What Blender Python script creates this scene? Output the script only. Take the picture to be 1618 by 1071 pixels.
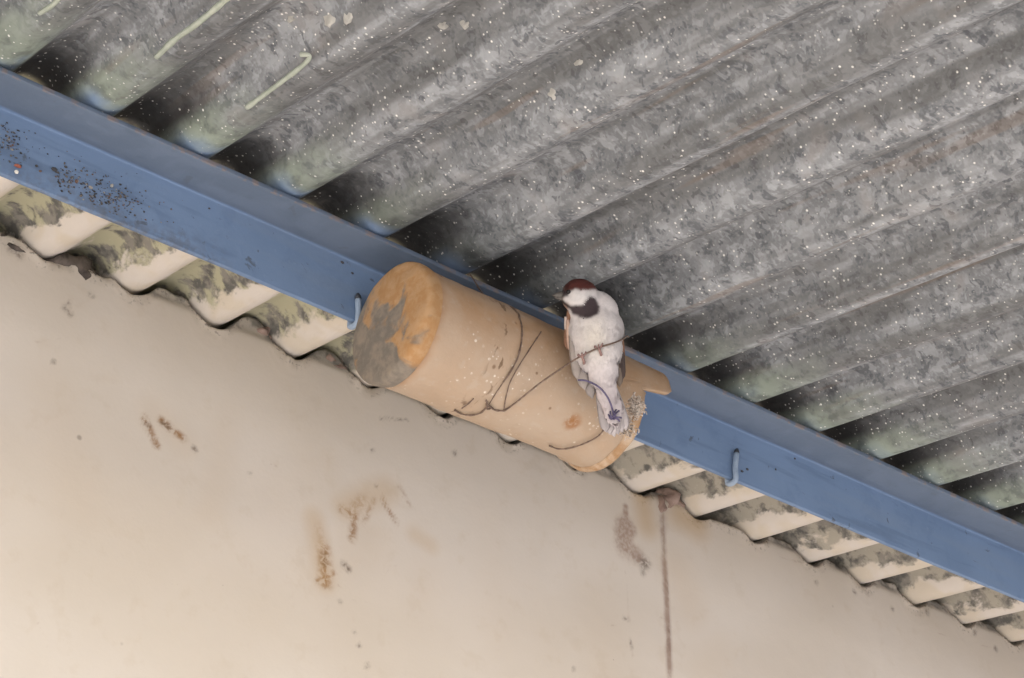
import bpy, bmesh, math, random
import numpy as np
from mathutils import Vector, Matrix, noise as mn

for o in list(bpy.data.objects): bpy.data.objects.remove(o)
SC = bpy.context.scene
COL = SC.collection
random.seed(7); RNG = np.random.default_rng(7)

# ------------------------------------------------------------------ camera
H = 2.60                                   # height of the sheet troughs where they cross the wall
CAM = np.array([-0.82941, -1.42510, H - 1.01282])
YAW, PITCH, ROLL = [math.radians(a) for a in (39.473, 31.487, 0.168)]
FPX = 3398.8                               # focal length in pixels of a 1618 wide frame
_fw = np.array([math.sin(YAW)*math.cos(PITCH), math.cos(YAW)*math.cos(PITCH), math.sin(PITCH)])
_r0 = np.array([math.cos(YAW), -math.sin(YAW), 0.0]); _u0 = np.cross(_r0, _fw)
_rt = math.cos(ROLL)*_r0 + math.sin(ROLL)*_u0
_up = -math.sin(ROLL)*_r0 + math.cos(ROLL)*_u0
cam = bpy.data.cameras.new('camera'); camo = bpy.data.objects.new('camera', cam); COL.objects.link(camo)
M = Matrix(((_rt[0], _up[0], -_fw[0], CAM[0]), (_rt[1], _up[1], -_fw[1], CAM[1]), (_rt[2], _up[2], -_fw[2], CAM[2]), (0, 0, 0, 1)))
camo.matrix_world = M
cam.lens = FPX/1618*36; cam.sensor_width = 36; cam.sensor_fit = 'HORIZONTAL'
cam.clip_start = 0.05; cam.clip_end = 3000
SC.camera = camo
SC.cycles.max_bounces = 4; SC.cycles.diffuse_bounces = 3; SC.cycles.glossy_bounces = 2
SC.render.resolution_x = 1024; SC.render.resolution_y = 678

# ------------------------------------------------------------------ light
SUN_EL, SUN_AZ = math.radians(40), math.radians(138)     # azimuth from +Y towards +X: sun from the front right, full on the added bounce wall at the left; the eaves shade all that is in view
w = bpy.data.worlds.new('World'); SC.world = w; w.use_nodes = True
nt = w.node_tree; bg = nt.nodes['Background']
sky = nt.nodes.new('ShaderNodeTexSky'); sky.sky_type = 'NISHITA'; sky.sun_disc = False
sky.sun_elevation = SUN_EL; sky.sun_rotation = SUN_AZ; sky.air_density = 1.2; sky.dust_density = 3.0
nt.links.new(sky.outputs[0], bg.inputs[0]); bg.inputs[1].default_value = 0.15
sl = bpy.data.lights.new('sun', 'SUN'); sl.energy = 5.0; sl.angle = math.radians(0.53); sl.color = (1, .975, .94)
so = bpy.data.objects.new('sun', sl); COL.objects.link(so)
_sd = Vector((math.sin(SUN_AZ)*math.cos(SUN_EL), math.cos(SUN_AZ)*math.cos(SUN_EL), math.sin(SUN_EL)))
so.rotation_euler = _sd.to_track_quat('Z', 'Y').to_euler(); so.location = (4, -5, 8)
SC.view_settings.view_transform = 'Standard'; SC.view_settings.look = 'None'
SC.view_settings.exposure = 1.46; SC.view_settings.gamma = 1; SC.view_settings.use_curve_mapping = False

# ------------------------------------------------------------------ survey helpers (points of the photo put on real surfaces)
def ray(u, v): return _fw + _rt*(u-809)/FPX - _up*(v-535.5)/FPX
def on_plane(u, v, n, p):
    d = ray(u, v); n = np.array(n, float); return CAM + d*((n@(np.array(p, float)-CAM))/(n@d))
def wallpt(u, v): return on_plane(u, v, (0, 1, 0), (0, 0, 0))
P = 0.08497; A = 0.0137; SLOPE = 0.138     # sheet pitch, half depth, fall towards the eaves
RA = (A*A+(P/4)**2)/(2*A)                   # radius of the rolled arcs
def wave(x):
    t = abs((x/P+.5) % 1.0-.5)*P
    arc = RA-math.sqrt(RA*RA-t*t) if t < P/4 else 2*A-(RA-math.sqrt(RA*RA-(P/2-t)**2))
    return .40*arc+.60*A*(1-math.cos(2*math.pi*x/P))
def roof_z(x, y): return H + SLOPE*y + wave(x)
def roofpt(u, v, below=0.0):
    d = ray(u, v); t = 0.6
    while t < 6:                           # march to the underside of the sheets
        q = CAM + d*t
        if q[2] > roof_z(q[0], q[1]) - below: return q
        t += 0.0008
    return q
FY, FZ, LEGY, LEGW, TH = -0.2481, H-0.0347, -0.2087, 0.0595, 0.0045   # steel angle: edge, top, front face of leg
PIPE_Y, PIPE_Z, PIPE_R, PIPE_X0, PIPE_X1 = -0.2595, H-0.1205, 0.0495, 0.0095, 0.232
def pipept(u, v, lift=0.0):
    d = ray(u, v); r = PIPE_R + lift
    a = d[1]**2+d[2]**2; oy, oz = CAM[1]-PIPE_Y, CAM[2]-PIPE_Z
    b = 2*(oy*d[1]+oz*d[2]); c = oy*oy+oz*oz-r*r; D = b*b-4*a*c
    t = (-b-math.sqrt(max(D, 0)))/(2*a)
    return CAM + d*t

# ------------------------------------------------------------------ material helpers
class NT:
    def __init__(s, name, rough=.8):
        s.m = bpy.data.materials.new(name); s.m.use_nodes = True
        s.t = s.m.node_tree; s.b = s.t.nodes['Principled BSDF']; s.b.inputs['Roughness'].default_value = rough
        s.b.inputs['Specular IOR Level'].default_value = .3
        s.g = s.n('ShaderNodeNewGeometry'); s.pos = s.g.outputs['Position']
        s.sep = s.n('ShaderNodeSeparateXYZ'); s.l(s.pos, s.sep.inputs[0])
        s.x, s.y, s.z = s.sep.outputs
    def n(s, t, **k):
        q = s.t.nodes.new(t)
        for a, b in k.items(): setattr(q, a, b)
        return q
    def l(s, a, b):
        if isinstance(a, (int, float)): b.default_value = a
        elif isinstance(a, tuple): b.default_value = a if len(a) == 4 or b.type == 'VECTOR' else (*a, 1)
        else: s.t.links.new(a, b)
    def math(s, op, a, b=0.0, c=None, clamp=False):
        q = s.n('ShaderNodeMath', operation=op, use_clamp=clamp); s.l(a, q.inputs[0]); s.l(b, q.inputs[1])
        if c is not None: s.l(c, q.inputs[2])
        return q.outputs[0]
    def ramp(s, v, a, b, c=0.0, d=1.0, smooth=True):
        q = s.n('ShaderNodeMapRange', clamp=True); q.interpolation_type = 'SMOOTHSTEP' if smooth else 'LINEAR'
        s.l(v, q.inputs[0]); s.l(a, q.inputs[1]); s.l(b, q.inputs[2]); s.l(c, q.inputs[3]); s.l(d, q.inputs[4]); return q.outputs[0]
    def noise(s, sc, det=4, rough=.6, dist=0, vec=None, off=0, scale3=None):
        q = s.n('ShaderNodeTexNoise'); q.inputs['Scale'].default_value = sc; q.inputs['Detail'].default_value = det
        q.inputs['Roughness'].default_value = rough; q.inputs['Distortion'].default_value = dist
        v = vec if vec is not None else s.pos
        if off or scale3:
            mp = s.n('ShaderNodeMapping'); s.l(v, mp.inputs[0]); mp.inputs['Location'].default_value = (off, off*.7, -off)
            if scale3: mp.inputs['Scale'].default_value = scale3
            v = mp.outputs[0]
        s.l(v, q.inputs['Vector']); return q.outputs[0]
    def voro(s, sc, feat='F1', vec=None, rnd=1.0):
        q = s.n('ShaderNodeTexVoronoi', feature=feat); q.inputs['Scale'].default_value = sc; q.inputs['Randomness'].default_value = rnd
        s.l(vec if vec is not None else s.pos, q.inputs['Vector']); return q
    def mix(s, f, a, b, mode='MIX'):
        q = s.n('ShaderNodeMix', data_type='RGBA', blend_type=mode); q.clamp_factor = True
        s.l(f, q.inputs[0]); s.l(a, q.inputs[6]); s.l(b, q.inputs[7]); return q.outputs[2]
    def attr(s, name, col=False):
        q = s.n('ShaderNodeAttribute', attribute_name=name); return q.outputs['Color' if col else 'Fac']
    def bump(s, h, strength=.5, dist=.001, prev=None):
        q = s.n('ShaderNodeBump'); q.inputs['Strength'].default_value = strength; q.inputs['Distance'].default_value = dist
        s.l(h, q.inputs['Height'])
        if prev is not None: s.l(prev, q.inputs['Normal'])
        return q.outputs[0]
    def done(s, col, nrm=None, rough=None):
        s.l(col, s.b.inputs['Base Color'])
        if nrm is not None: s.l(nrm, s.b.inputs['Normal'])
        if rough is not None: s.l(rough, s.b.inputs['Roughness'])
        return s.m

def specks(q, scale, keep, size, vec=None):
    """scattered pale grains: a random share of Voronoi cells carries one grain"""
    v = q.voro(scale, vec=vec)
    sp = q.n('ShaderNodeSeparateColor'); q.l(v.outputs['Color'], sp.inputs[0])
    on = q.math('LESS_THAN', sp.outputs[0], keep)
    sz = q.math('MULTIPLY_ADD', sp.outputs[1], size*.9, size*.35)
    return q.math('MULTIPLY', on, q.ramp(v.outputs['Distance'], sz, q.math('MULTIPLY', sz, .4)))

def mat_roof():
    q = NT('weathered_cement_sheet', .86)
    crest = q.attr('crest'); flank = q.attr('flank')
    n1 = q.noise(80, 3, .6, .25, scale3=(1, .8, 1)); n2 = q.noise(24, 2, .55, .3, off=3); n3 = q.noise(300, 1, .5, off=1.7)
    c = q.mix(q.ramp(n2, .35, .68), (0.171, 0.180, 0.194), (0.235, 0.246, 0.263))
    c = q.mix(q.math('MULTIPLY', q.ramp(n1, .52, .62), .7), c, (0.336, 0.352, 0.377))
    c = q.mix(q.math('MULTIPLY', q.ramp(n1, .46, .37), .85), c, (0.104, 0.111, 0.124))
    fl = q.noise(120, 2, .5, .5, off=5, scale3=(.7, 1, 1))
    c = q.mix(q.math('MULTIPLY', q.ramp(fl, .59, .65), .45), c, (0.349, 0.369, 0.397))
    c = q.mix(q.math('MULTIPLY', q.ramp(fl, .39, .34), .7), c, (0.084, 0.090, 0.105))
    c = q.mix(q.math('MULTIPLY', q.ramp(n3, .45, .75), .25), c, (0.371, 0.387, 0.412))
    c = q.mix(q.math('MULTIPLY', q.ramp(n2, .60, .74), .35), c, (0.297, 0.272, 0.262))
    # dark water streaks that ran along the sheet
    stk = q.noise(46, 3, .6, .1, off=21, scale3=(1, .045, .3))
    c = q.mix(q.ramp(q.math('MULTIPLY_ADD', n1, .25, stk), .57, .74, 0, .62), c, (.085, .084, .083))
    c = q.mix(q.ramp(q.noise(60, 2, .6, off=27, scale3=(1, .05, .3)), .60, .68, 0, .35), c, (.20, .145, .11))
    # shade painted near-black in a ragged band along the steel angle
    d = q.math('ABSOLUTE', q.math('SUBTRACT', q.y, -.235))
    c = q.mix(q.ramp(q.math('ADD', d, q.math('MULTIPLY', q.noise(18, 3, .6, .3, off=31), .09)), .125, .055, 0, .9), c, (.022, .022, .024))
    # green paint mist on the troughs beside it, leaving the painted shade in the grooves, strongest away to the left
    left = q.math('MAXIMUM', q.ramp(q.x, .10, -.16, .12, 1.0), q.ramp(q.x, .24, .42, .1, .95))
    g = q.math('MULTIPLY', q.ramp(q.math('ADD', d, q.math('MULTIPLY', n2, .10)), .19, .05), q.math('MULTIPLY', q.math('MULTIPLY', left, .92), q.ramp(crest, -.35, .45)))
    c = q.mix(q.math('MULTIPLY', g, q.ramp(n1, .3, .6, .5, 1)), c, (0.296, 0.344, 0.290))
    # blue overspray where the brush reached past the angle
    bl = q.math('MULTIPLY', q.ramp(q.math('ADD', d, q.math('MULTIPLY', n2, .04)), .052, .028), q.math('MULTIPLY', q.ramp(q.x, .2, -.02, .35, .85), q.ramp(crest, -.1, .9)))
    c = q.mix(bl, c, (0.162, 0.242, 0.402))
    # strip between angle and wall: moss, bare dark cement and lime-wash slopped on the troughs
    strip = q.ramp(q.y, -.215, -.2)
    mo = q.noise(46, 4, .62, .15, off=6)
    bare = q.mix(q.ramp(n1, .4, .6), (.15, .145, .135), (.29, .27, .24))
    moss = q.mix(q.ramp(q.x, .12, .35), (.50, .475, .34), (.44, .405, .345))
    mv = q.math('ADD', mo, q.math('MULTIPLY', flank, .085))
    sc = q.mix(q.ramp(mv, .36, .50), bare, moss)
    pv = q.math('ADD', q.math('MULTIPLY', crest, .55), q.math('MULTIPLY', q.noise(44, 4, .62, .2, off=4, scale3=(1, .6, 1)), 1.9))
    pv = q.math('ADD', q.math('ADD', pv, q.math('MULTIPLY', flank, .16)), q.math('MULTIPLY', q.y, 4.2))
    sc = q.mix(q.ramp(pv, .72, .96), sc, q.mix(q.ramp(n2, .4, .6), (.68, .605, .51), (.71, .65, .595)))
    c = q.mix(strip, c, sc)
    # pale grains
    sp = specks(q, 260, .46, .30)
    sp = q.math('MULTIPLY', sp, q.ramp(q.math('ADD', n2, q.math('MULTIPLY', strip, -.6)), .36, .55, .12, 1))
    c = q.mix(q.math('MULTIPLY', sp, q.ramp(n3, .35, .65, .35, .95)), c, (.84, .83, .80))
    nb = q.bump(n1, .5, .0020)
    return q.done(c, nb)

def mat_wall():
    q = NT('painted_plaster', .82)
    n1 = q.noise(5, 2, .55, .3); n2 = q.noise(45, 3, .6, off=3); n3 = q.noise(260, 1, .6, off=5); n4 = q.noise(22, 2, .6, .8, off=7, scale3=(.5, 1, 1.6))
    c = q.mix(q.ramp(n1, .35, .65), (.615, .55, .485), (.65, .59, .535))
    c = q.mix(q.math('MULTIPLY', q.ramp(n2, .55, .72), .25), c, (.55, .47, .385))
    c = q.mix(q.math('MULTIPLY', q.ramp(n4, .58, .75), .15), c, (.62, .54, .46))
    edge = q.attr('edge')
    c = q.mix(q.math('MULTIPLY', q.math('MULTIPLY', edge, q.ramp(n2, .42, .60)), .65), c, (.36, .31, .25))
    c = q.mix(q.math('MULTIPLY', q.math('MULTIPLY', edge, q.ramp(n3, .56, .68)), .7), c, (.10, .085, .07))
    c = q.mix(q.math('MULTIPLY', q.attr('fill'), q.ramp(n2, .42, .58, .25, .9)), c, (.24, .225, .21))
    br = q.ramp(q.noise(150, 4, .62, .5, off=2), .36, .62, .18, 1.1)
    c = q.mix(q.math('MULTIPLY', q.attr('rust'), br), c, (.26, .125, .045))
    c = q.mix(q.math('MULTIPLY', q.attr('dirt'), br), c, (.10, .065, .05))
    c = q.mix(q.math('MULTIPLY', q.attr('drip'), q.ramp(n2, .36, .6, .25, .95)), c, (.27, .175, .14))
    c = q.mix(q.attr('wash'), c, (.50, .345, .19))
    ga = q.attr('grey'); gm = q.math('MULTIPLY', q.ramp(q.math('ADD', ga, q.math('MULTIPLY_ADD', n2, .9, -.45)), .16, .55), q.math('MULTIPLY', ga, 2.2, clamp=True))
    c = q.mix(q.math('MULTIPLY', gm, q.ramp(n3, .3, .7, .55, .95)), c, (.36, .265, .22))
    c = q.mix(q.math('MULTIPLY', specks(q, 34, .05, .09), .5), c, (.16, .12, .09))
    nb = q.bump(q.math('ADD', q.math('MULTIPLY', n3, .5), n2), .16, .0012)
    return q.done(c, nb)

def mat_steel():
    q = NT('blue_painted_steel', .55)
    n1 = q.noise(30, 4, .6, .4); n2 = q.noise(220, 3, .6, off=3); n3 = q.noise(8, 2, off=5)
    c = q.mix(q.ramp(n3, .35, .65), (.138, .206, .335), (.158, .232, .372))
    c = q.mix(q.math('MULTIPLY', q.ramp(n1, .52, .7), .35), c, (.105, .160, .275))
    c = q.mix(q.math('MULTIPLY', q.ramp(n2, .60, .72), .4), c, (.19, .265, .39))
    br = q.noise(60, 3, .6, off=4, scale3=(.10, 1, 1))
    c = q.mix(q.ramp(br, .5, .68, 0, .4), c, (.175, .235, .34)); c = q.mix(q.ramp(br, .46, .32, 0, .4), c, (.085, .125, .205))
    sm = q.math('MULTIPLY', q.ramp(q.math('ABSOLUTE', q.math('ADD', q.x, .215)), .14, .03), q.math('MULTIPLY', q.ramp(q.math('ADD', q.math('SUBTRACT', q.z, H-.094), q.math('MULTIPLY', q.noise(50, 4, .6, off=14), .05)), .045, .012), q.ramp(q.noise(160, 3, .6, off=15), .38, .6)))
    c = q.mix(q.math('MULTIPLY', sm, .7), c, (.105, .10, .10))
    dn = q.noise(70, 4, .6, .5, off=9)
    c = q.mix(q.math('MULTIPLY', q.ramp(dn, .64, .72), .75), c, (.07, .08, .10))
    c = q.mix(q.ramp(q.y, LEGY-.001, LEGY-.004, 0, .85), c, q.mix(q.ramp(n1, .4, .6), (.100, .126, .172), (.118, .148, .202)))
    # chipped, rusty outer lip of the angle
    lip = q.math('MULTIPLY', q.ramp(q.y, FY+.0026, FY+.0004), q.ramp(q.noise(75, 4, off=1), .48, .62))
    c = q.mix(q.math('MULTIPLY', lip, .75), c, (.21, .165, .15))
    nb = q.bump(q.math('ADD', n2, q.math('MULTIPLY', n1, 2)), .2, .0008)
    return q.done(c, nb, q.ramp(n1, .3, .7, .45, .65))

def mat_pipe():
    q = NT('weathered_tan_pipe', .7)
    n1 = q.noise(16, 4, .6, .5); n2 = q.noise(90, 4, .6, off=3); n3 = q.noise(320, 3, .6, off=5)
    c = q.mix(q.ramp(n1, .35, .65), (.37, .228, .128), (.39, .275, .188))
    c = q.mix(q.math('MULTIPLY', q.ramp(n2, .55, .7), .35), c, (0.299, 0.189, 0.104))
    c = q.mix(q.math('MULTIPLY', q.ramp(n2, .44, .3), .3), c, (0.435, 0.371, 0.311))
    # paler towards the bottom
    zz = q.ramp(q.math('ADD', q.z, q.math('MULTIPLY', n1, .03)), PIPE_Z+.025, PIPE_Z-.02)
    c = q.mix(q.math('MULTIPLY', zz, .45), c, (0.428, 0.371, 0.311))
    c = q.mix(q.math('MULTIPLY', q.ramp(q.math('ADD', q.x, q.math('MULTIPLY', n2, .012)), PIPE_X0+.024, PIPE_X0+.012), .8), c, (.33, .175, .08))
    sp = q.math('MULTIPLY', specks(q, 250, .45, .36), q.math('MULTIPLY', q.ramp(q.noise(26, 2, off=8), .42, .56), zz))
    c = q.mix(q.math('MULTIPLY', sp, q.ramp(n3, .35, .65, .2, .8)), c, (.80, .74, .66))
    c = q.mix(q.math('MULTIPLY', specks(q, 75, .10, .22), .8), c, (.16, .09, .05))
    # dark scuffs under the tie wires and one rust bloom near the mouth
    sc = q.math('MULTIPLY', q.ramp(q.math('ABSOLUTE', q.math('SUBTRACT', q.x, .083)), .012, .003), q.ramp(q.noise(130, 3, .6, .4, off=12, scale3=(1, .4, .4)), .56, .64))
    c = q.mix(q.math('MULTIPLY', sc, .8), c, (.13, .075, .04))
    rp = pipept(905, 668)
    rv = q.n('ShaderNodeVectorMath', operation='DISTANCE'); q.l(q.pos, rv.inputs[0]); rv.inputs[1].default_value = tuple(rp)
    c = q.mix(q.math('MULTIPLY', q.ramp(rv.outputs['Value'], .011, .003), q.ramp(n2, .4, .6)), c, (0.286, 0.133, 0.052))
    nb = q.bump(q.math('ADD', n2, q.math('MULTIPLY', n3, .5)), .35, .0012)
    return q.done(c, nb)

def mat_cap():
    q = NT('mortared_end_cap', .85)
    n1 = q.noise(32, 4, .5, .6, off=11.3); n2 = q.noise(100, 4, .6, off=3)
    c = q.mix(q.ramp(n2, .35, .65), (0.370, 0.204, 0.089), (0.422, 0.263, 0.141))
    side = q.math('ADD', n1, q.ramp(q.math('ADD', q.y, q.math('MULTIPLY', q.z, -.6)), PIPE_Y-.6*PIPE_Z-.045, PIPE_Y-.6*PIPE_Z+.045, -.15, .19))
    m_ = q.ramp(side, .45, .57)
    c = q.mix(m_, c, q.mix(q.ramp(n2, .35, .65), (.165, .145, .125), (.245, .205, .165)))
    nb = q.bump(q.math('ADD', q.math('MULTIPLY', m_, -.7), n2), .5, .0014)
    return q.done(c, nb)

def mat_simple(name, a, b, sc=60, rough=.75, bump=.3):
    q = NT(name, rough); n = q.noise(sc, 4, .6, .3)
    return q.done(q.mix(q.ramp(n, .35, .65), a, b), q.bump(n, bump, .001))

def mat_vcol(name, rough=.8, sc=400, spread=.25):
    q = NT(name, rough); n = q.noise(sc, 3, .6); c = q.attr('col', True)
    c2 = q.mix(q.ramp(n, .3, .7, 0, spread), c, (.05, .04, .04), 'MIX')
    return q.done(c2, q.bump(n, .3, .0008))

def mat_ground():
    q = NT('pale_swept_earth', .9); n1 = q.noise(.6, 5, .6); n2 = q.noise(14, 5, .65, off=3)
    c = q.mix(q.ramp(n1, .3, .7), (.19, .182, .175), (.24, .232, .225))
    c = q.mix(q.math('MULTIPLY', q.ramp(n2, .5, .7), .4), c, (.155, .148, .14))
    return q.done(c, q.bump(n2, .5, .01))

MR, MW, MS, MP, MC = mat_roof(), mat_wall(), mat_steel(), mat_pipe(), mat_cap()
MWIRE = mat_simple('rusty_binding_wire', (.10, .065, .05), (.19, .135, .105), 200, .6)
MBOLT = mat_simple('blue_painted_bolt', (.24, .31, .42), (.29, .36, .47), 120, .5)
MTIP = mat_simple('dark_bolt_tip', (.03, .035, .045), (.05, .055, .07), 200, .6)
MRIM = mat_simple('chipped_clay_rim', (.34, .20, .10), (.48, .36, .26), 70, .8)
MMORT = mat_simple('stained_mortar', (.27, .19, .16), (.42, .31, .27), 60, .9, .6)
MDARK = mat_simple('dark_mud_mortar', (.055, .045, .042), (.15, .125, .11), 70, .9, .6)
MLICH = mat_simple('pale_lichen', (.36, .355, .335), (.48, .47, .445), 120, .9)
MPAINT = mat_simple('dried_pale_green_paint', (.32, .355, .30), (.40, .43, .375), 120, .7)
MVC = mat_vcol('crumbs', .9); MB = mat_vcol('plumage_colour', .85, 350, .10)
MBEAK = mat_simple('horn_grey_beak', (.06, .052, .05), (.11, .10, .09), 300, .45)
MEYE = mat_simple('black_eye', (.01, .008, .008), (.014, .012, .012), 60, .12, 0)
MLEG = mat_simple('pinkish_brown_leg', (.20, .12, .11), (.30, .19, .17), 400, .6)
MFLUFF = mat_simple('pale_nest_fluff', (.50, .42, .36), (.62, .55, .50), 150, .9)
MKNOT = mat_simple('violet_grey_thread', (.06, .05, .10), (.13, .11, .20), 300, .7)
MG = mat_ground()
MBOUNCE = mat_simple('bounce_wall_white', (.69, .675, .655), (.76, .745, .725), 6, .9, .3)  # surface of the added wall that bounces sunlight

# ------------------------------------------------------------------ object helpers
def link(name, me, mat=None, parent=None, smooth=True):
    if mat is not None and not me.materials: me.materials.append(mat)
    if smooth: me.polygons.foreach_set('use_smooth', [True]*len(me.polygons))
    o = bpy.data.objects.new(name, me); COL.objects.link(o)
    if parent is not None:
        o.parent = parent; o.matrix_parent_inverse = parent.matrix_basis.inverted()
    return o
def mesh(name, vs, fs):
    me = bpy.data.meshes.new(name); me.from_pydata([tuple(map(float, v)) for v in vs], [], [tuple(map(int, f)) for f in fs]); me.update(); return me
def tag(o, label=None, cat=None, group=None, kind=None):
    if label: o['label'] = label
    if cat: o['category'] = cat
    if group: o['group'] = group
    if kind: o['kind'] = kind
    return o
def empty(name, loc):
    o = bpy.data.objects.new(name, None); o.location = tuple(loc); o.empty_display_size = .02; COL.objects.link(o); return o
def fattr(me, name, vals):
    a = me.attributes.new(name, 'FLOAT', 'POINT'); a.data.foreach_set('value', np.asarray(vals, np.float32))
def cattr(me, cols):
    a = me.color_attributes.new('col', 'FLOAT_COLOR', 'POINT')
    c = np.ones((len(me.vertices), 4), np.float32); c[:, :3] = cols; a.data.foreach_set('color', c.ravel())
def smooth_path(pts, n=8):
    pts = [np.array(p, float) for p in pts]; out = []
    for i in range(len(pts)-1):
        p0 = pts[max(i-1, 0)]; p1 = pts[i]; p2 = pts[i+1]; p3 = pts[min(i+2, len(pts)-1)]
        for k in range(n):
            t = k/n; out.append(.5*((2*p1)+(-p0+p2)*t+(2*p0-5*p1+4*p2-p3)*t*t+(-p0+3*p1-3*p2+p3)*t**3))
    out.append(pts[-1]); return out
def tube_geo(path, r, seg=8, base=0):
    path = [np.array(p, float) for p in path]; vs = []; fs = []; prev = None
    rs = r if hasattr(r, '__len__') else [r]*len(path)
    for i, p in enumerate(path):
        t = path[min(i+1, len(path)-1)]-path[max(i-1, 0)]; t /= np.linalg.norm(t)+1e-12
        a = np.array([0, 0, 1.]) if prev is None else prev
        if prev is None and abs(t[2]) > .9: a = np.array([1., 0, 0])
        n1 = a-t*(a@t); n1 /= np.linalg.norm(n1)+1e-12; prev = n1; n2 = np.cross(t, n1)
        for k in range(seg):
            an = 2*math.pi*k/seg; vs.append(p+rs[i]*(math.cos(an)*n1+math.sin(an)*n2))
    for i in range(len(path)-1):
        for k in range(seg):
            k2 = (k+1) % seg; fs.append((base+i*seg+k, base+i*seg+k2, base+(i+1)*seg+k2, base+(i+1)*seg+k))
    fs.append(tuple(base+k for k in range(seg))[::-1]); fs.append(tuple(base+(len(path)-1)*seg+k for k in range(seg)))
    return vs, fs
def tube(name, path, r, mat, parent=None, seg=8):
    v, f = tube_geo(path, r, seg); return link(name, mesh(name, v, f), mat, parent)
def lump(name, c, r, mat, parent, amp=.35, fr=60, sub=3, seed=0):
    bm = bmesh.new(); bmesh.ops.create_icosphere(bm, subdivisions=sub, radius=1)
    for v in bm.verts:
        d = v.co.normalized(); k = 1+amp*mn.noise(Vector(d)*1.7+Vector((seed, 0, 0)))+amp*.5*mn.noise(Vector(d)*5+Vector((seed, 3, 0)))
        v.co = Vector((c[0]+d.x*r[0]*k, c[1]+d.y*r[1]*k, c[2]+d.z*r[2]*k))
    me = bpy.data.meshes.new(name); bm.to_mesh(me); bm.free(); return link(name, me, mat, parent)

# ------------------------------------------------------------------ ground
g = link('ground', mesh('ground', [(-400, -400, 0), (400, -400, 0), (400, 400, 0), (-400, 400, 0)], [(0, 1, 2, 3)]), MG, smooth=False); g['kind'] = 'structure'

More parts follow.
